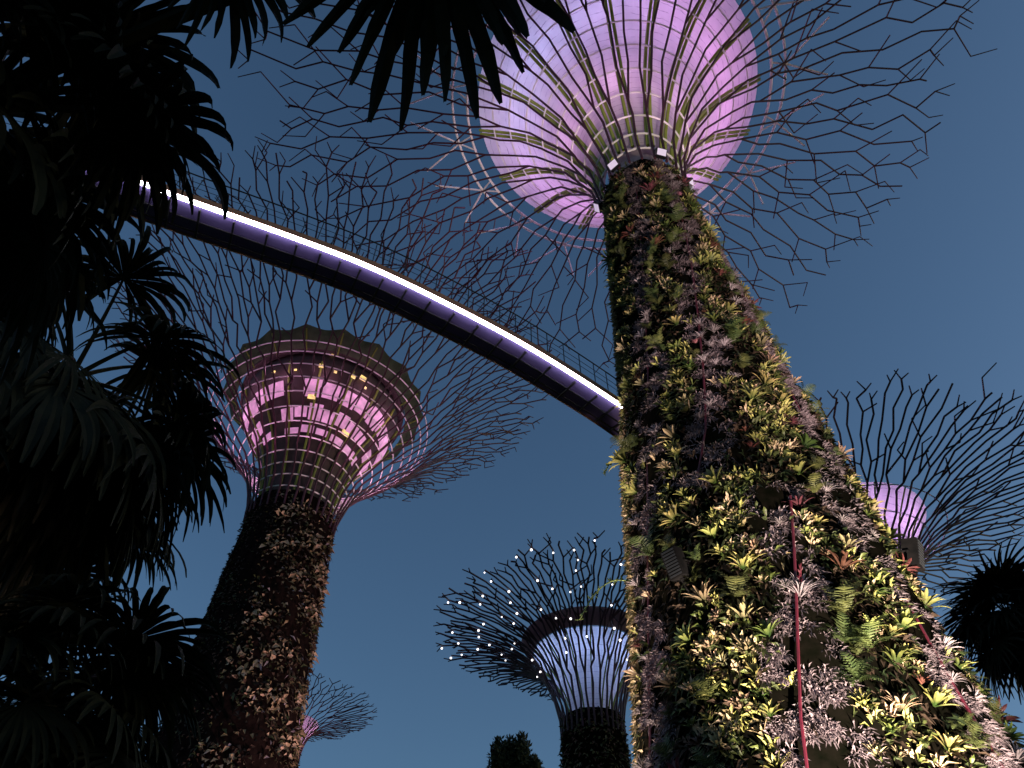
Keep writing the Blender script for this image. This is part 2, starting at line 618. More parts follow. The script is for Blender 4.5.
# speaker boxes hung on the trunk
for ph, z in ((-25, 12.9), (70, 13.3)):
    a = F0 + R(ph)
    o_ = Vector((math.cos(a), math.sin(a), 0)); t_ = Vector((-math.sin(a), math.cos(a), 0))
    d_ = (o_ * .9 + Vector((0, 0, -.3))).normalized(); u_ = d_.cross(t_)
    c = o_ * (big_r(z) + .45) + Vector((0, 0, z))
    mb = MB(); mb.box(c, t_ * .22, u_ * .38, d_ * .19)
    mb.tube([c, o_ * (big_r(z) - .05) + Vector((0, 0, z - .1))], .07); mb.tube([c - u_ * .4, o_ * (big_r(z) - .05) + Vector((0, 0, z - .8))], .04)
    for sg in (-1, 1):
        mb.tube([c + t_ * .26 * sg, c + t_ * .26 * sg - d_ * .3, c - d_ * .34], .025, 5)
    sb = mb.build('speaker_box', M['matt_black'], big)
    mb = MB()
    for q in range(9):
        mb.box(c + d_ * .2 + u_ * (-.32 + .08 * q), t_ * .18, u_ * .022, d_ * .012)
    mb.build('grille', M['dark'], sb)
# unseen fill lights added inside the funnel, and a pink wash from the trunk top
for k in range(10):
    a = 2 * math.pi * k / 10
    blue = max(0, math.cos(wrap(a - (F0 + R(-35)))))
    col = (1 - .56 * blue, .37 + .17 * blue, .88 + .1 * blue)
    lamp('funnel_fill_light', 'POINT', (AX + 5.2 * math.cos(a), AY + 5.2 * math.sin(a), 53.2), 300, col, size=.4)
    if k % 2:
        lamp('funnel_fill_light', 'POINT', (AX + 2.8 * math.cos(a), AY + 2.8 * math.sin(a), 47.4), 75, (1, .5, .9), size=.6)
for k in range(8):
    a = 2 * math.pi * (k + .5) / 8
    p = (AX + 2.9 * math.cos(a), AY + 2.9 * math.sin(a), 40.2)
    lamp('crown_wash', 'SPOT', p, 620, (1, .55, .8), (AX + 9.5 * math.cos(a), AY + 9.5 * math.sin(a), 50.8), .2, 80, .8)

# ---- plants on the big trunk
def zone(a, z):
    """distance in radians to the nearest rib at that height"""
    return min([abs(wrap(a - rib_phi(rb, z))) for rb in RIBS if rb[0][0] - .5 <= z <= rb[-1][0] + .5])
def wiggle(z):
    return .08 * math.sin(z * .55) + .05 * math.sin(z * 1.3 + 2)
def patch(a, z):
    """dark gaps: below zero the black wall is left nearly bare to imitate shadow"""
    return math.sin(z * 1.1 + 4 * a) + math.sin(z * .63 - 6 * a + 1) + .6 * math.sin(z * 2.3 + 11 * a) - .05
def big_choose(a, z, rng):
    ph = wrap(a - F0)
    d = zone(a + wiggle(z), z)
    if ph < R(-60) and ph > R(-120):                 # small-leaved climber on the left edge
        return (1 if rng.random() < .5 else 0 if rng.random() < .6 else 6, .24, .045, .1, 4)
    if d < R(10.5 + 2.5 * math.sin(z * .9)) and rng.random() < .95:             # silver moss beside the ribs, in clumps
        q = math.sin(z * 5.3 + 9 * a) + math.sin(z * 3.1 - 13 * a + 1.0) + .6 * math.sin(z * 11 + 4 * a)
        if q < -.2:
            return None
        return (2, .22, .017, .3, 20)
    if patch(a, z) < 0:
        return None if rng.random() < .4 else (3 if rng.random() < .6 else 7, .3, .05, .5, 3)  # sparse brown and near-black leaves keep the imitated shadow gaps dark
    r = rng.random()
    if r < .16:
        return (5 if rng.random() < .6 else 6, .4, .034, -1.2, 6)
    return (0 if r < .62 else 1 if r < .68 else 4 if r < .8 else 3, .34, .05, .1, 3)
leaf_cover('plant_cover', big, big_r, (4.5, 39.1), 30000, big_choose, [LEAF['olive'], LEAF['tan'], LEAF['moss'], LEAF['brown'], LEAF['green'], LEAF['small_yellow'], LEAF['small_peach'], LEAF['dark']], 5)


def rosette(name, n, ln, wd, mats, seed, up=.5, curl=.9, spike=False):
    """strap-leaved rosette on the +Z axis"""
    rng = random.Random(seed)
    mb = MB()
    for k in range(n):
        a = k * 2.39996 + rng.uniform(-.2, .2)
        lev = k / n
        el = R(78) * (1 - lev) + R(34) * lev + R(rng.uniform(-8, 8))
        l = ln * rng.uniform(.75, 1.1) * (.75 + .25 * lev)
        w = wd * rng.uniform(.8, 1.15)
        h = Vector((math.cos(a), math.sin(a), 0))
        s = Vector((-math.sin(a), math.cos(a), 0))
        p = h * .02
        vs = []
        m = 6
        for j in range(m + 1):
            t = j / m
            e = el - curl * t * t
            d = h * math.cos(e) + Vector((0, 0, math.sin(e)))
            nn = h * -math.sin(e) + Vector((0, 0, math.cos(e)))
            ww = w * (.55 + .9 * t if t < .45 else .955 * (1 - ((t - .45) / .55) ** 3.6)) + .002
            vs += [p + s * ww + nn * ww * .4, p, p - s * ww + nn * ww * .4]
            p = p + d * l / m
        fs = []
        for j in range(m):
            o = j * 3
            fs += [(o, o + 1, o + 4, o + 3), (o + 1, o + 2, o + 5, o + 4)]
        mb.add(vs, fs)
    o = mb.build(name, mats, None, smooth=False)
    if spike:
        sp = MB()
        sp.tube([(0, 0, .05), (0, .01, ln * .7), (.02, .02, ln * 1.05)], [.018, .03, .006], 6)
        for q in range(7):
            a = q * 2.4
            c = Vector((0, .01, ln * (.45 + .07 * q)))
            d = Vector((math.cos(a) * .5, math.sin(a) * .5, .85)) * ln * .16
            sp.tube([c, c + d * .6, c + d], [.012, .022, .003], 5)
        sp.build('flower_spike', M['rib_red'], o)
    return o


KINDS = {
    'yellow': ('bromeliad', 'yellow-green strap-leaved bromeliad', [rosette('bromeliad', 19, .66, .042, LEAF['yellow'], 1), rosette('bromeliad', 14, .6, .055, LEAF['yellow'], 2, curl=.5)]),
    'green': ('bromeliad', 'deep green strap-leaved bromeliad', [rosette('bromeliad', 18, .68, .045, LEAF['green'], 3), rosette('bromeliad', 13, .58, .062, LEAF['green'], 4, curl=1.2)]),
    'peach': ('bromeliad', 'peach-coloured strap-leaved bromeliad', [rosette('bromeliad', 20, .62, .034, LEAF['peach'], 5), rosette('bromeliad', 14, .56, .048, LEAF['peach'], 6, curl=.4)]),
    'red': ('bromeliad', 'dark red strap-leaved bromeliad', [rosette('bromeliad', 16, .7, .05, LEAF['red'], 7)]),
    'grey': ('air_plant', 'silver spiky air plant', [rosette('air_plant', 36, .6, .017, LEAF['grey'], 8, curl=1.1), rosette('air_plant', 28, .5, .02, LEAF['grey'], 9, curl=.8)]),
    'pink': ('air_plant', 'pink spiky air plant', [rosette('air_plant', 30, .55, .022, LEAF['pink'], 10, curl=.9)]),
}
def fern(seed, n=11, ln=.75):
    rng = random.Random(seed)
    mb = MB()
    for k in range(n):
        a = k * 2.39996 + rng.uniform(-.3, .3)
        el = R(rng.uniform(35, 80))
        h = Vector((math.cos(a), math.sin(a), 0))
        s = Vector((-math.sin(a), math.cos(a), 0))
        l = ln * rng.uniform(.7, 1.1)
        p = Vector((0, 0, 0))
        m = 13
        for j in range(m):
            t = j / m
            e = el - 1.7 * t * t
            d = h * math.cos(e) + Vector((0, 0, math.sin(e)))
            q = p + d * l / m
            w = l * .2 * math.sin(math.pi * min(t * .9 + .12, 1)) + .01
            nn = d.cross(s)
            for sg in (-1, 1):
                tip = p + s * sg * w + d * w * .45 - nn * w * .1 * rng.uniform(0, 2)
                mb.add([p, p + d * l / m * .75, tip + d * .012, tip], [(0, 1, 2, 3)])
            mb.add([p + s * .005, p - s * .005, q - s * .004, q + s * .004], [(0, 1, 2, 3)])
            p = q
    return mb.build('fern', LEAF['fern'], None)
KINDS['fern'] = ('fern', 'feathery green fern', [fern(1), fern(2, 9, .6)])
CAT = {'fern': 'fern', 'bromeliad': 'bromeliad', 'air_plant': 'air plant'}
used = set()
def copy_tree(o, parent=None):
    c = o.copy()
    COL.objects.link(c)
    c.parent = parent
    for ch in o.children:
        copy_tree(ch, c)
    return c
def where(ph, z):
    if ph < R(-56): s = 'left flank of the biggest trunk'
    elif ph < R(4): s = 'biggest trunk left of its middle red rib'
    elif ph < R(62): s = 'biggest trunk right of its middle red rib'
    else: s = 'right flank of the biggest trunk'
    h = 'high on' if z > 27 else ('halfway up' if z > 16 else 'low on')
    return f'{h} the {s}'
def put_plant(kind, a, z, size, rng, label=None, lift=.0):
    name, words_, protos = KINDS[kind]
    p = rng.choice(protos)
    if p.name in used:
        o = copy_tree(p)
    else:
        o = p
        used.add(p.name)
    out = Vector((math.cos(a), math.sin(a), 0))
    tan = Vector((-math.sin(a), math.cos(a), 0))
    axis = (out + Vector((0, 0, rng.uniform(.45, 1.4))) + tan * rng.gauss(0, .25)).normalized()
    q = axis.to_track_quat('Z', 'Y') @ Vector((0, 0, 1)).rotation_difference(Vector((0, 0, 1)))
    o.rotation_mode = 'QUATERNION'
    o.rotation_quaternion = q @ Matrix.Rotation(rng.uniform(0, 6.28), 3, 'Z').to_quaternion()
    o.location = Vector((AX, AY, z)) + out * (big_r(z) + lift)
    o.scale = (size,) * 3
    ph = wrap(a - F0)
    tag(o, label or f'{words_} {where(ph, z)}', CAT[name], f'{CAT[name]}s growing on the biggest trunk')
    return o

rng = random.Random(21)
taken = []
def free(a, z, d):
    for (b, y, e) in taken:
        if abs(y - z) < (d + e) and math.hypot(wrap(a - b) * big_r(z), y - z) < (d + e) * .5:
            return False
    return True
nb = na = 0
tries = 0
while nb < 296 and tries < 40000:
    tries += 1
    ph = R(rng.uniform(-62, 86))
    z = rng.uniform(6.4, 38.2)
    if rng.random() > np.interp(z, [5, 20, 39], [1, .8, .5]):
        continue
    a = F0 + ph
    d = zone(a + wiggle(z), z)
    if d < R(10) or patch(a, z) < -.35:
        continue
    size = rng.uniform(.42, 1.18)
    if not free(a, z, size * .62):
        continue
    taken.append((a, z, size * .62))
    r = rng.random()
    right = ph > R(30)
    kind = 'yellow' if r < .42 else 'green' if r < .62 else 'peach' if r < .9 else 'red'
    if z > 27 and kind == 'green' and rng.random() < .4:
        kind = 'peach'
    put_plant(kind, a, z, size, rng)
    nb += 1
tries = nf = 0
while nf < 75 and tries < 20000:
    tries += 1
    ph = R(rng.uniform(-60, 84))
    z = rng.uniform(6.2, 37)
    a = F0 + ph
    if zone(a + wiggle(z), z) < R(9):
        continue
    size = rng.uniform(.6, 1.5)
    if not free(a, z, size * .35):
        continue
    taken.append((a, z, size * .3))
    put_plant('fern', a, z, size, rng)
    nf += 1
tries = 0
while na < 84 and tries < 20000:
    tries += 1
    ph = R(rng.uniform(-72, 82))
    z = rng.uniform(5.6, 38)
    a = F0 + ph
    if zone(a + wiggle(z), z) > R(14):
        continue
    size = rng.uniform(.4, .95)
    if not free(a, z, size * .5):
        continue
    taken.append((a, z, size * .5))
    put_plant('pink' if rng.random() < .09 else 'grey', a, z, size, rng)
    na += 1
o = rosette('air_plant', 26, .75, .022, LEAF['grey'], 33, curl=1.0, spike=True)
KINDS['spiked'] = ('air_plant', '', [o])
put_plant('spiked', F0 + R(12), 11.3, 1.0, rng, 'silver air plant with a red flower spike, low on the biggest trunk')
# trailing vines on the left edge
for ph, z, ln, lab in ((-84, 20.2, 1.0, 'short pale green vine on the left edge of the biggest trunk, upper of two'), (-83, 15.0, 2.0, 'long pale green vine hanging before the far blue-lit supertree, lower of two')):
    a = F0 + R(ph)
    o_ = Vector((math.cos(a), math.sin(a), 0)); t_ = Vector((-math.sin(a), math.cos(a), 0))
    mb = MB()
    p0 = Vector((AX, AY, z)) + o_ * big_r(z)
    pts = [p0 + o_ * ln * t * .85 + Vector((0, 0, .15 * ln * math.sin(t * 3) - .55 * ln * t * t)) for t in np.linspace(0, 1, 14)]
    root_o = empty('vine', p0, lab, 'vine', 'vines on the biggest trunk')
    mb.tube([p - p0 for p in pts], .02, 5)
    mb.build('stem', M['vine'], root_o)
    mb = MB()
    for p in pts:
        for q in range(3):
            d = Vector((rng.gauss(0, 1), rng.gauss(0, 1), rng.gauss(0, 1))).normalized()
            s = d.orthogonal().normalized() * .05
            b = p - p0
            mb.add([b, b + d * .08 + s, b + d * .17, b + d * .08 - s], [(0, 1, 2, 3)])
    mb.build('leaves', M['vine'], root_o)

# garden uplights in the beds that light the big trunk
def uplight(loc, aim, energy, col, angle, label):
    root_o = empty('ground_spotlight', loc, label, 'spotlight', 'garden spotlights in the beds')
    d = (Vector(aim) - Vector(loc)).normalized()
    mb = MB(); mb.tube([d * .02, d * .3], [.14, .17], 16); mb.tube([(0, 0, -.25), (0, 0, .1)], .04)
    mb.build('housing', M['dark'], root_o)
    lamp('spot_lamp', 'SPOT', Vector(loc) + d * .36, energy, col, aim, .12, angle, .5)
def round_big(ph, d):
    a = F0 + R(ph)
    return (AX + d * math.cos(a), AY + d * math.sin(a), .3)
uplight(round_big(19, 10.5), (AX + .3, AY - 2.1, 10.8), 46000, (1, .83, .64), 36, 'black garden spotlight in the bed right of the biggest trunk')
uplight(round_big(38, 15.5), (AX + .2, AY - 2, 29), 50000, (1, .78, .66), 26, 'black garden spotlight in the bed before the biggest trunk')
uplight((-6.0, 22, .3), (AX - 2.9, AY + .9, 13), 40000, (1, .8, .62), 31, 'black garden spotlight in the bed left of the biggest trunk')


# ================= the left tree with the rooftop deck
LX, LY = -15.87, 42.1
left = empty('supertree', (LX, LY, 0), 'pink lit supertree behind the skyway with a scalloped awning in its crown', 'supertree', 'steel garden supertrees')
FL = face_phi(LX, LY)
def left_r(z):
    return float(np.interp(z, [0, 8, 19, 25.6, 35.7], [5.4, 4.5, 3.75, 3.43, 2.98]))
tm = MB()
lathe(tm, [(left_r(z), z) for z in np.linspace(0, 36, 50)] + [(2.4, 36.05)], 72, trunk_wob(5, .08))
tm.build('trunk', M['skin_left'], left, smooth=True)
lp = Profile([(3.1, 34.6), (3.3, 36.5), (4.2, 39.3), (6.1, 41.9), (8.5, 44.6), (11.1, 48.0), (14.6, 51.2), (19.0, 53.6)])
branches(left, lp, 34, 17, (.32, .56), (1.3, 2.2), .078, .55, M['rod'], .34)
for k, z in enumerate((36.2, 37.1, 38.0, 38.9, 39.8, 40.7, 41.55, 42.4, 43.2, 43.9, 44.6, 45.25)):
    L = float(np.interp(z, lp.z, lp.L))
    c = lp.P(L, 0, -.1)
    mb = MB(); ring_mesh(mb, c.x, c.z, .05, 72)
    mb.build('hoop_ring', M['hoop'], left)
body = Profile([(2.5, 36.0), (2.75, 38.5), (3.7, 41.4), (4.9, 43.3), (5.9, 45.0), (6.3, 46.4), (6.15, 47.3)])
mb = MB()
lathe(mb, [body.at(body.total * k / 20) for k in range(21)], 64)
mb.build('funnel_wall', M['cladding'], left, smooth=True)
for k in range(16):
    a = 2 * math.pi * (k + .5) / 16
    mb = MB()
    mb.tube([body.P(body.total * t * .9, a, .12) for t in np.linspace(0, 1, 12)], .09, 5)
    mb.build('funnel_rib', M['olive'], left)
rng = random.Random(4)
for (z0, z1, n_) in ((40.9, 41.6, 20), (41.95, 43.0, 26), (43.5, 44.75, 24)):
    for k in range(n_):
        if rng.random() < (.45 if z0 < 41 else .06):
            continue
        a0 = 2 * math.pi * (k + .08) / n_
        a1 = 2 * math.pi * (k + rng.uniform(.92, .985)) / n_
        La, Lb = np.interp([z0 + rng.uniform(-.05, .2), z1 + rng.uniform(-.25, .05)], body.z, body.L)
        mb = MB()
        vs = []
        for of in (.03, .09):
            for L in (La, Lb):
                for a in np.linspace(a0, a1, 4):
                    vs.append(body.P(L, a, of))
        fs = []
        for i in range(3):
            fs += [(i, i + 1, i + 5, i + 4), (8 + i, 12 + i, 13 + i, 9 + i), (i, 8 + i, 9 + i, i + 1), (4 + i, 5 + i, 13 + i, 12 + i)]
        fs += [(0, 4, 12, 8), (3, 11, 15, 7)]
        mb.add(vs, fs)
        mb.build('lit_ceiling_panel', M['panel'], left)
for ph, z, s in ((-12, 43.45, .28), (30, 42.0, .3), (-44, 45.5, .12), (-27, 45.3, .09), (-9, 45.7, .21), (1, 45.45, .12), (14, 45.6, .17), (21, 45.9, .28), (25, 45.3, .12), (-4, 47.2, .12)):
    a = FL + R(ph)
    L = float(np.interp(z, body.z, body.L))
    c = body.P(L, a, .14)
    o_ = Vector((math.cos(a), math.sin(a), 0)); t_ = Vector((-math.sin(a), math.cos(a), 0))
    mb = MB(); mb.box(c, t_ * s, o_ * .05, Vector((0, 0, s * .8)))
    mb.build('warm_lamp', M['warm'], left)
# rooftop deck, parapet and scalloped awning
mb = MB()
lathe(mb, [(6.2, 47.2), (6.7, 47.25), (6.75, 47.6), (6.4, 47.65), (6.4, 48.4), (6.3, 48.4), (6.3, 47.66), (.02, 47.7)], 64)
mb.build('roof_deck', M['cladding'], left)
mb = MB()
vs, fs = [], []
NS = 18
n = NS * 8
for j in range(5):
    t = j / 4
    for k in range(n):
        a = 2 * math.pi * k / n
        sc = abs(math.cos(a * NS / 2))                # pointed scallops
        r = 6.9 + (1.15 + .22 * (1 - sc) ** .8 * 1.6) * t
        z = 46.9 + 1.0 * t ** .9 + .16 * (1 - sc) * t - .25 * math.sin(t * math.pi) * sc
        vs.append((r * math.cos(a), r * math.sin(a), z))
for j in range(4):
    for k in range(n):
        k2 = (k + 1) % n
        fs.append((j * n + k, j * n + k2, (j + 1) * n + k2, (j + 1) * n + k))
mb.add(vs, fs)
mb.build('scalloped_awning', M['awning'], left)
for k in range(NS):
    a = 2 * math.pi * (k + .5) / NS
    mb = MB()
    mb.tube([(6.8 * math.cos(a), 6.8 * math.sin(a), 46.6), (8.15 * math.cos(a), 8.15 * math.sin(a), 47.85)], .06, 5)
    mb.build('awning_arm', M['olive'], left)
for k in range(10):
    a = 2 * math.pi * k / 10
    lamp('crown_wash', 'SPOT', (LX + 4.3 * math.cos(a), LY + 4.3 * math.sin(a), 36.2), 800, (1, .4, .72), (LX + 8.0 * math.cos(a), LY + 8.0 * math.sin(a), 45), .15, 70, .7)
for k in range(12):                                   # unseen fill added inside the hoop basket to brighten the hoops
    a = 2 * math.pi * (k + .5) / 12
    lamp('basket_fill_light', 'POINT', (LX + 7.0 * math.cos(a), LY + 7.0 * math.sin(a), 44.6), 70, (1, .42, .75), size=.2)
def left_choose(a, z, rng):
    ph = wrap(a - FL)
    q = math.sin(z * 1.5 + 5 * a) + math.sin(z * 2.3 - 4 * a) + math.sin(z * .7 + 2 * a)
    if q < -.5 and rng.random() < .75:
        return None
    r = rng.random()
    if ph < R(-20):  # unlit side: shade put into the colour by mostly brown leaves
        return (3 if r < .8 else 0, rng.uniform(.15, .3), .06, .4, 1)
    if q > .9 and r < .3:  # pale peach clusters stand in for lit highlights
        return (5, rng.uniform(.35, .6), .13, .0, 1)
    return (3 if r < .55 else 0 if r < .66 else 1 if r < .92 else 5 if r < .97 else 2, rng.uniform(.2, .5), .09, .2, 1)
leaf_cover('plant_cover', left, left_r, (8, 35.9), 17000, left_choose, [LEAF['olive'], LEAF['tan'], LEAF['grey'], LEAF['brown'], LEAF['green'], LEAF['small_peach']], 9)
uplight((1.5, 35.0, .3), (LX + 2.0, LY - 1, 25), 26000, (1, .6, .62), 40, 'black garden spotlight in the bed right of the pink lit tree')


# ================= the far trees
def far_tree(az, d, label, trunk, rods, n, forks, step, rad, seed, mem, lights, bulbs=0, twig=.4, rod_mat='rod_dark', hoops=(), ribs=14, straight=.25, rim=None):
    X, Y = d * math.sin(R(az)), d * math.cos(R(az))
    root_o = empty('supertree', (X, Y, 0), label, 'supertree', 'steel garden supertrees')
    tm = MB()
    rf = lambda z: float(np.interp(z, [p[1] for p in trunk], [p[0] for p in trunk]))
    lathe(tm, [(rf(z), z) for z in np.linspace(0, trunk[-1][1], 30)] + [(.3, trunk[-1][1] + .02)], 48, trunk_wob(seed, .06))
    tm.build('trunk', M['skin'], root_o, smooth=True)
    pr = Profile(rods)
    nodes = branches(root_o, pr, n, seed, forks, step, rad, twig, M[rod_mat], straight)
    membrane(root_o, mem, M['membrane'], 48, ribs, M['olive'], .06, .12, False)
    if rim:
        mb = MB(); lathe(mb, rim, 64); mb.build('membrane_rim', M['rim'], root_o, smooth=True)
    for z in hoops:
        c = pr.P(float(np.interp(z, pr.z, pr.L)), 0, -.1)
        mb = MB(); ring_mesh(mb, c.x, c.z, .05, 48); mb.build('hoop_ring', M['hoop'], root_o)
    mz = mem[-1][1]
    for (r, z, e, col, k) in lights:
        for i in range(k):
            a = 2 * math.pi * i / k + .3
            lamp('funnel_fill_light', 'POINT', (X + r * math.cos(a), Y + r * math.sin(a), z), e, col, size=.3)  # unseen lights added inside the funnel to make it glow
    rng = random.Random(seed + 1)
    ca = math.atan2(-Y, -X)
    vis = [p for p in nodes if abs(wrap(math.atan2(p.y, p.x) - ca)) < 2.0]
    rng.shuffle(vis)
    spread = []
    for p in vis:
        if len(spread) < bulbs and all((p - q).length > 1.0 for q in spread):
            spread.append(p)
    for p in spread:
        mb = MB()
        r = rng.uniform(.06, .105)
        lathe(mb, [(.001, -r), (r * .8, -r * .6), (r, 0), (r * .8, r * .6), (.001, r)], 8)
        mb.v = [(q[0] + p.x, q[1] + p.y, q[2] + p.z - .1) for q in mb.v]
        mb.build('light_bulb', M['bulb'], root_o)
    pc = leaf_cover('plant_cover', root_o, rf, (6, trunk[-1][1]), 5000, lambda a, z, g: (0 if g.random() < .6 else 1, .35, .09, .2, 1), [LEAF['olive'], LEAF['brown']], seed)
    return root_o

far_tree(6.2, 60.4, 'far blue-white lit supertree dotted with small white bulbs', [(4.6, 0), (3.4, 12), (2.7, 24), (2.45, 29.5)],
         [(2.55, 28.0), (2.6, 29.6), (3.4, 32.4), (5.3, 35.2), (8.9, 36.9), (12.8, 37.7)], 32, (.28, .5), (1.1, 2.0), .095, 31,
         [(1.5, 29.7), (2.0, 31.4), (3.3, 33.8), (4.6, 35.3)], [(2.6, 35.6, 150, (.4, .56, 1), 6)], bulbs=74, rim=[(4.65, 35.35), (5.1, 35.9), (5.6, 36.25), (5.7, 36.5)])
far_tree(29.8, 52, 'supertree with dark bare rods and small lilac funnel, right of the biggest trunk', [(4.2, 0), (3.0, 12), (2.3, 24), (2.05, 30.5)],
         [(2.15, 29.2), (2.25, 30.8), (3.1, 33.2), (5.4, 35.4), (9.0, 37.0), (14.0, 38.0)], 26, (.28, .52), (1.3, 2.4), .085, 41,
         [(1.7, 30.8), (2.4, 32.8), (3.9, 35.4), (5.4, 37.2)], [(2.8, 36.8, 230, (.9, .5, 1), 6)], hoops=(32, 33, 34, 35, 36))
far_tree(-16.4, 90, 'smallest supertree, far off and pink at the neck, half behind the pink lit tree', [(3, 0), (2, 14), (1.5, 30), (1.35, 38.3)],
         [(1.4, 37.2), (1.5, 38.7), (2.2, 40.4), (4.0, 41.8), (8.6, 43.2)], 20, (.3, .55), (.8, 1.4), .065, 51,
         [(1.2, 38.4), (1.7, 39.9), (2.8, 41.4)], [(1.7, 41.2, 40, (1, .4, .75), 4), (2.6, 38.6, 40, (1, .35, .7), 5)], rod_mat='rod', ribs=10)


# ------------------------------------------------------------------ skyway
def cr(pts, t):
    n = len(pts) - 1
    i = min(int(t * n), n - 1)
    u = t * n - i
    P = [Vector(pts[min(max(j, 0), n)]) for j in range(i - 1, i + 3)]
    a, b, c, d = P
    return .5 * (2 * b + (c - a) * u + (2 * a - 5 * b + 4 * c - d) * u * u + (3 * b - a - 3 * c + d) * u ** 3)
SKZ = 22.0
path = [(-27, 4.2, SKZ), (-19.5, 6.4, SKZ), (-12.4, 9.0, SKZ), (-9.6, 10.2, SKZ), (-6.6, 11.5, SKZ), (-4.5, 12.5, SKZ), (-2.06, 13.95, SKZ), (.63, 15.75, SKZ), (3.5, 18.0, SKZ), (5.2, 19.5, SKZ)]
sky_root = empty('skyway', (0, 0, 0), 'curved elevated walkway with a bright white light line along its edge', 'footbridge')
NSEG = 90
near = [cr(path, k / NSEG) for k in range(NSEG + 1)]
def frame(k):
    t = (near[min(k + 1, NSEG)] - near[max(k - 1, 0)]).normalized()
    return t, Vector((-t.y, t.x, 0))
def sweep(section, name, mat, k0=0, k1=NSEG):
    """section: closed list of (across, height)"""
    mb = MB()
    m = len(section)
    vs, fs = [], []
    for k in range(k0, k1 + 1):
        t, nn = frame(k)
        for (a, h) in section:
            vs.append(near[k] + nn * a + Vector((0, 0, h)))
    for k in range(k1 - k0):
        for j in range(m):
            j2 = (j + 1) % m
            fs.append((k * m + j, k * m + j2, (k + 1) * m + j2, (k + 1) * m + j))
    fs += [tuple(range(m)), tuple((k1 - k0) * m + j for j in range(m))]
    mb.add(vs, fs)
    return mb.build(name, mat, sky_root)
rect = lambda a0, a1, h0, h1: [(a0, h0), (a1, h0), (a1, h1), (a0, h1)]
sweep([(.06, -.06), (.5, -.03), (1.2, 0), (1.28, .04), (1.28, .16), (.06, .16)], 'deck', M['deck'])
sweep(rect(-.05, .05, -.165, -.07), 'led_strip', M['led'])
sweep(rect(-.06, .05, -.065, .2), 'edge_trim', M['orange'])
sweep(rect(1.285, 1.31, -.06, .12), 'edge_trim', M['orange'])
sweep(rect(.66, .7, -.07, -.026), 'beam', M['dark'])
sweep(rect(1.05, 1.09, -.06, -.012), 'beam', M['dark'])
for off in (-.08, 1.3):
    mb = MB()
    for h, rad in ((1.15, .025), (.75, .01), (.45, .01)):
        mb.tube([near[k] + frame(k)[1] * off + Vector((0, 0, h + .1)) for k in range(NSEG + 1)], rad, 5)
    for k in range(0, NSEG + 1, 2):
        p = near[k] + frame(k)[1] * off
        mb.tube([p + Vector((0, 0, .17)), p + Vector((0, 0, 1.25))], .018, 4)
    mb.build('railing', M['dark'], sky_root)
for k in range(1, NSEG, 3):
    t, nn = frame(k)
    mb = MB()
    mb.box(near[k] + nn * .72 + Vector((0, 0, -.085)), t * .03, nn * .5, Vector((0, 0, .035)))
    mb.build('cross_beam', M['dark'], sky_root)


# ------------------------------------------------------------------ palms
def fan_frond(palm, crown, hub, fwd, size, rng, nseg=26, spread=150, fuse=.45, droop=1.0, mat=None, roll=0.0, fine=1.0, pet=True):
    crown, hub = Vector(crown), Vector(hub)
    f = Vector(fwd).normalized()
    fr = bpy.data.objects.new('frond', None)
    base = Vector(palm.location)
    s = f.cross(Vector((0, 0, 1)))
    if s.length < .05:
        s = Vector((1, 0, 0))
    s.normalize()
    n = s.cross(f)
    s = s * math.cos(roll) + n * math.sin(roll)
    n = s.cross(f)
    mb = MB()
    if pet:
        pts = []
        up = crown.lerp(hub, .5) + Vector((0, 0, .18 * (hub - crown).length))
        for t in np.linspace(0, 1, 8):
            pts.append(crown.lerp(up, t).lerp(up.lerp(hub, t), t) - base)
        mb.tube(pts, [.035 - .018 * t for t in np.linspace(0, 1, 8)], 5)
    da = 2 * R(spread) / nseg
    for k in range(nseg):
        a = -R(spread) + da * (k + .5)
        d = (f * math.cos(a) + s * math.sin(a) - n * .12 + Vector((0, 0, rng.uniform(-.04, .04)))).normalized()
        L = size * (1 - .22 * abs(a) / math.pi) * rng.uniform(.72, 1.1)
        fz = fuse * rng.uniform(.85, 1.15)
        m = 10
        p = hub - base
        dir_ = d.copy()
        vs = []
        dr = droop * rng.uniform(.6, 1.4)
        wf = fz * L * da * .5 * fine
        for j in range(m + 1):
            t = j / m
            sd = n.cross(dir_)
            if sd.length < .05:
                sd = s
            sd = sd.normalized()
            nn = dir_.cross(sd)
            if t < fz:
                w = max(t * L * da * .52, .004)
                vf = .22
            else:
                u = (t - fz) / (1 - fz)
                w = max(wf * (1 - .75 * u ** 2.5) * .95 * rng.uniform(.85, 1.1), .003)
                vf = .45
            vs += [p + sd * w, p - nn * w * vf, p - sd * w]
            if t > fz * .6:
                dir_ = (dir_ + Vector((0, 0, -1)) * dr * (.09 + .28 * max(0, t - fz)) + Vector((rng.gauss(0, .03), rng.gauss(0, .03), 0))).normalized()
            p = p + dir_ * L / m
        fs = []
        for j in range(m):
            o = j * 3
            fs += [(o, o + 1, o + 4, o + 3), (o + 1, o + 2, o + 5, o + 4)]
        mb.add(vs, fs)
    return mb.build('frond', mat or M['palm'], palm)


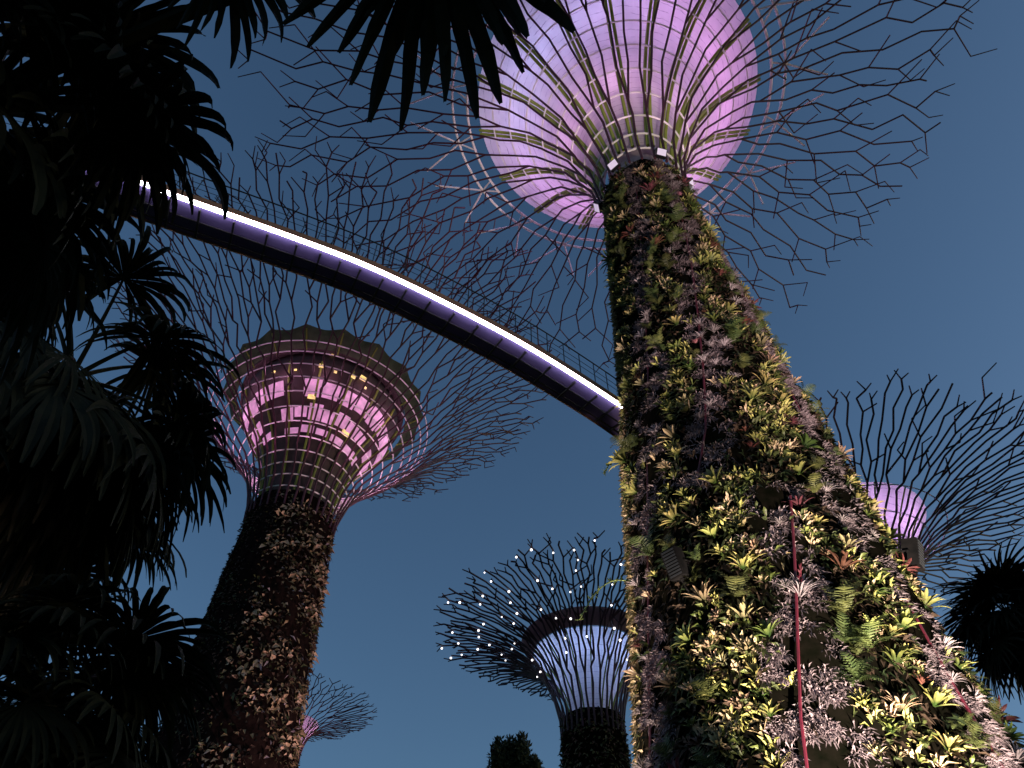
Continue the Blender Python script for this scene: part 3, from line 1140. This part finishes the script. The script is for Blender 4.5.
def palm(base, crown, label, seed, n=22, reach=1.1, size=1.1, custom=(), el=(-55, 60), spread=150, nseg=26, droop=1.3, az=(0, 360), fine=1.0, skirt=0, cat='palm tree', trunk_r=.14, roll=.35):
    rng = random.Random(seed)
    root_o = empty('palm_tree', base, label, cat, 'fan palms round the garden')
    b, c = Vector(base), Vector(crown)
    tb = MB()
    m = 24
    pts = [b.lerp(c, t) - b + Vector((0, 0, 0)) for t in np.linspace(0, 1, m)]
    tb.tube(pts, [trunk_r * (1.25 - .3 * t) * (1 + .1 * (i % 2)) for i, t in enumerate(np.linspace(0, 1, m))], 12)
    tb.build('trunk', M['bark'], root_o)
    for k in range(n + skirt):
        A = R(az[0] + (az[1] - az[0]) * ((k * .618) % 1) + rng.uniform(-12, 12))
        E = R(rng.uniform(*el)) if k < n else R(rng.uniform(-80, -55))
        d = Vector((math.cos(A) * math.cos(E), math.sin(A) * math.cos(E), math.sin(E)))
        rr = reach * rng.uniform(.75, 1.15) * (1 if k < n else .7)
        hub = c + d * rr + Vector((0, 0, -.1 * rr))
        fw = (d + Vector((0, 0, -.55))).normalized()
        fan_frond(root_o, c, hub, fw, size * rng.uniform(.8, 1.12), rng, nseg, spread, .45, droop * (1 if k < n else 1.6), M['palm_dry'] if k >= n and rng.random() < .4 else M['palm'], rng.uniform(-roll, roll), fine)
    for (hub, fw, sz, dp) in custom:
        fan_frond(root_o, c, hub, fw, sz, rng, 28, 140, .5, dp, M['palm'], rng.uniform(-.15, .15))
    return root_o

palm((-3.3, 1.2, 0), (-3.0, 1.5, 5.7), 'dark fan palm at the upper left with a leaf drooping over the top edge', 61, 31, .8, .88, droop=2.0, nseg=30, roll=.2,
     custom=[((-.42, .62, 5.85), (.25, .9, -.25), 1.05, 1.6), ((-.36, .68, 5.95), (.5, .8, -.3), .85, 1.7), ((-1.5, .75, 6.0), (.8, .5, -.2), .7, 2.2)])
palm((-5.7, 5.8, 0), (-5.55, 6.0, 8.7), 'shaggy dark fan palm at the left beside the pink lit supertree', 62, 34, 1.5, 1.45, skirt=20, droop=1.8, nseg=32)
palm((-4.7, 6.8, 0), (-4.5, 7.0, 5.0), 'low dark fan palm in the lower left corner of the picture', 63, 30, 1.05, 1.2, skirt=8, nseg=32)
palm((-7.0, 8.6, 0), (-7.0, 8.8, 8.6), 'dark fan palm between the shaggy palm and the low palm on the left', 64, 26, 1.25, 1.3, skirt=10, droop=1.8, nseg=32)
palm((-5.7, 3.8, 0), (-5.6, 3.9, 6.5), 'dark fan palm under the left end of the bright skyway line', 65, 22, .8, .9, skirt=6)
palm((22.7, 30, 0), (22.7, 30, 20.2), 'dark palm silhouette at the right edge beyond the biggest trunk', 66, 50, 1.9, 2.5, el=(-50, 75), droop=.55, nseg=26, fine=.6, skirt=8, trunk_r=.2)


# ------------------------------------------------------------------ small dark tree at the bottom
def clump_tree(base, h, label, seed, lobes):
    rng = random.Random(seed)
    root_o = empty('broadleaf_tree', base, label, 'tree')
    tb = MB()
    tb.tube([(0, 0, 0), (.05, 0, h * .4), (-.05, .05, h * .8)], [.25, .18, .1], 10)
    for (x, y, z, r, hh) in lobes:
        tb.tube([(0, 0, h * .6), (x * .6, y * .6, (h * .6 + z) / 2), (x, y, z)], [.12, .08, .04], 7)
    tb.build('trunk', M['bark'], root_o)
    mb = MB()
    for (x, y, z, r, hh) in lobes:
        for _ in range(1500):
            d = Vector((rng.gauss(0, 1), rng.gauss(0, 1), rng.gauss(0, 1))).normalized()
            q = rng.random() ** .5
            p = Vector((x + d.x * r * q, y + d.y * r * q, z + d.z * hh * q))
            e = Vector((rng.gauss(0, 1), rng.gauss(0, 1), rng.gauss(0, 1) + .4)).normalized()
            s = e.orthogonal().normalized() * .06
            mb.add([p, p + e * .1 + s, p + e * .24, p + e * .1 - s], [(0, 1, 2, 3)])
    mb.build('crown', M['shrub'], root_o)
clump_tree((.15, 35, 0), 16.4, 'small dark tree silhouette at the bottom, left of the blue-white lit supertree', 71,
           [(-.75, 0, 15.9, .45, 1.2), (-.25, .2, 16.1, .45, 1.1), (.3, 0, 16.1, .42, 1.2), (.85, .1, 15.5, .35, .8), (0, 0, 14.3, 1.3, 1.2), (2.2, .2, 13.9, .6, .9)])
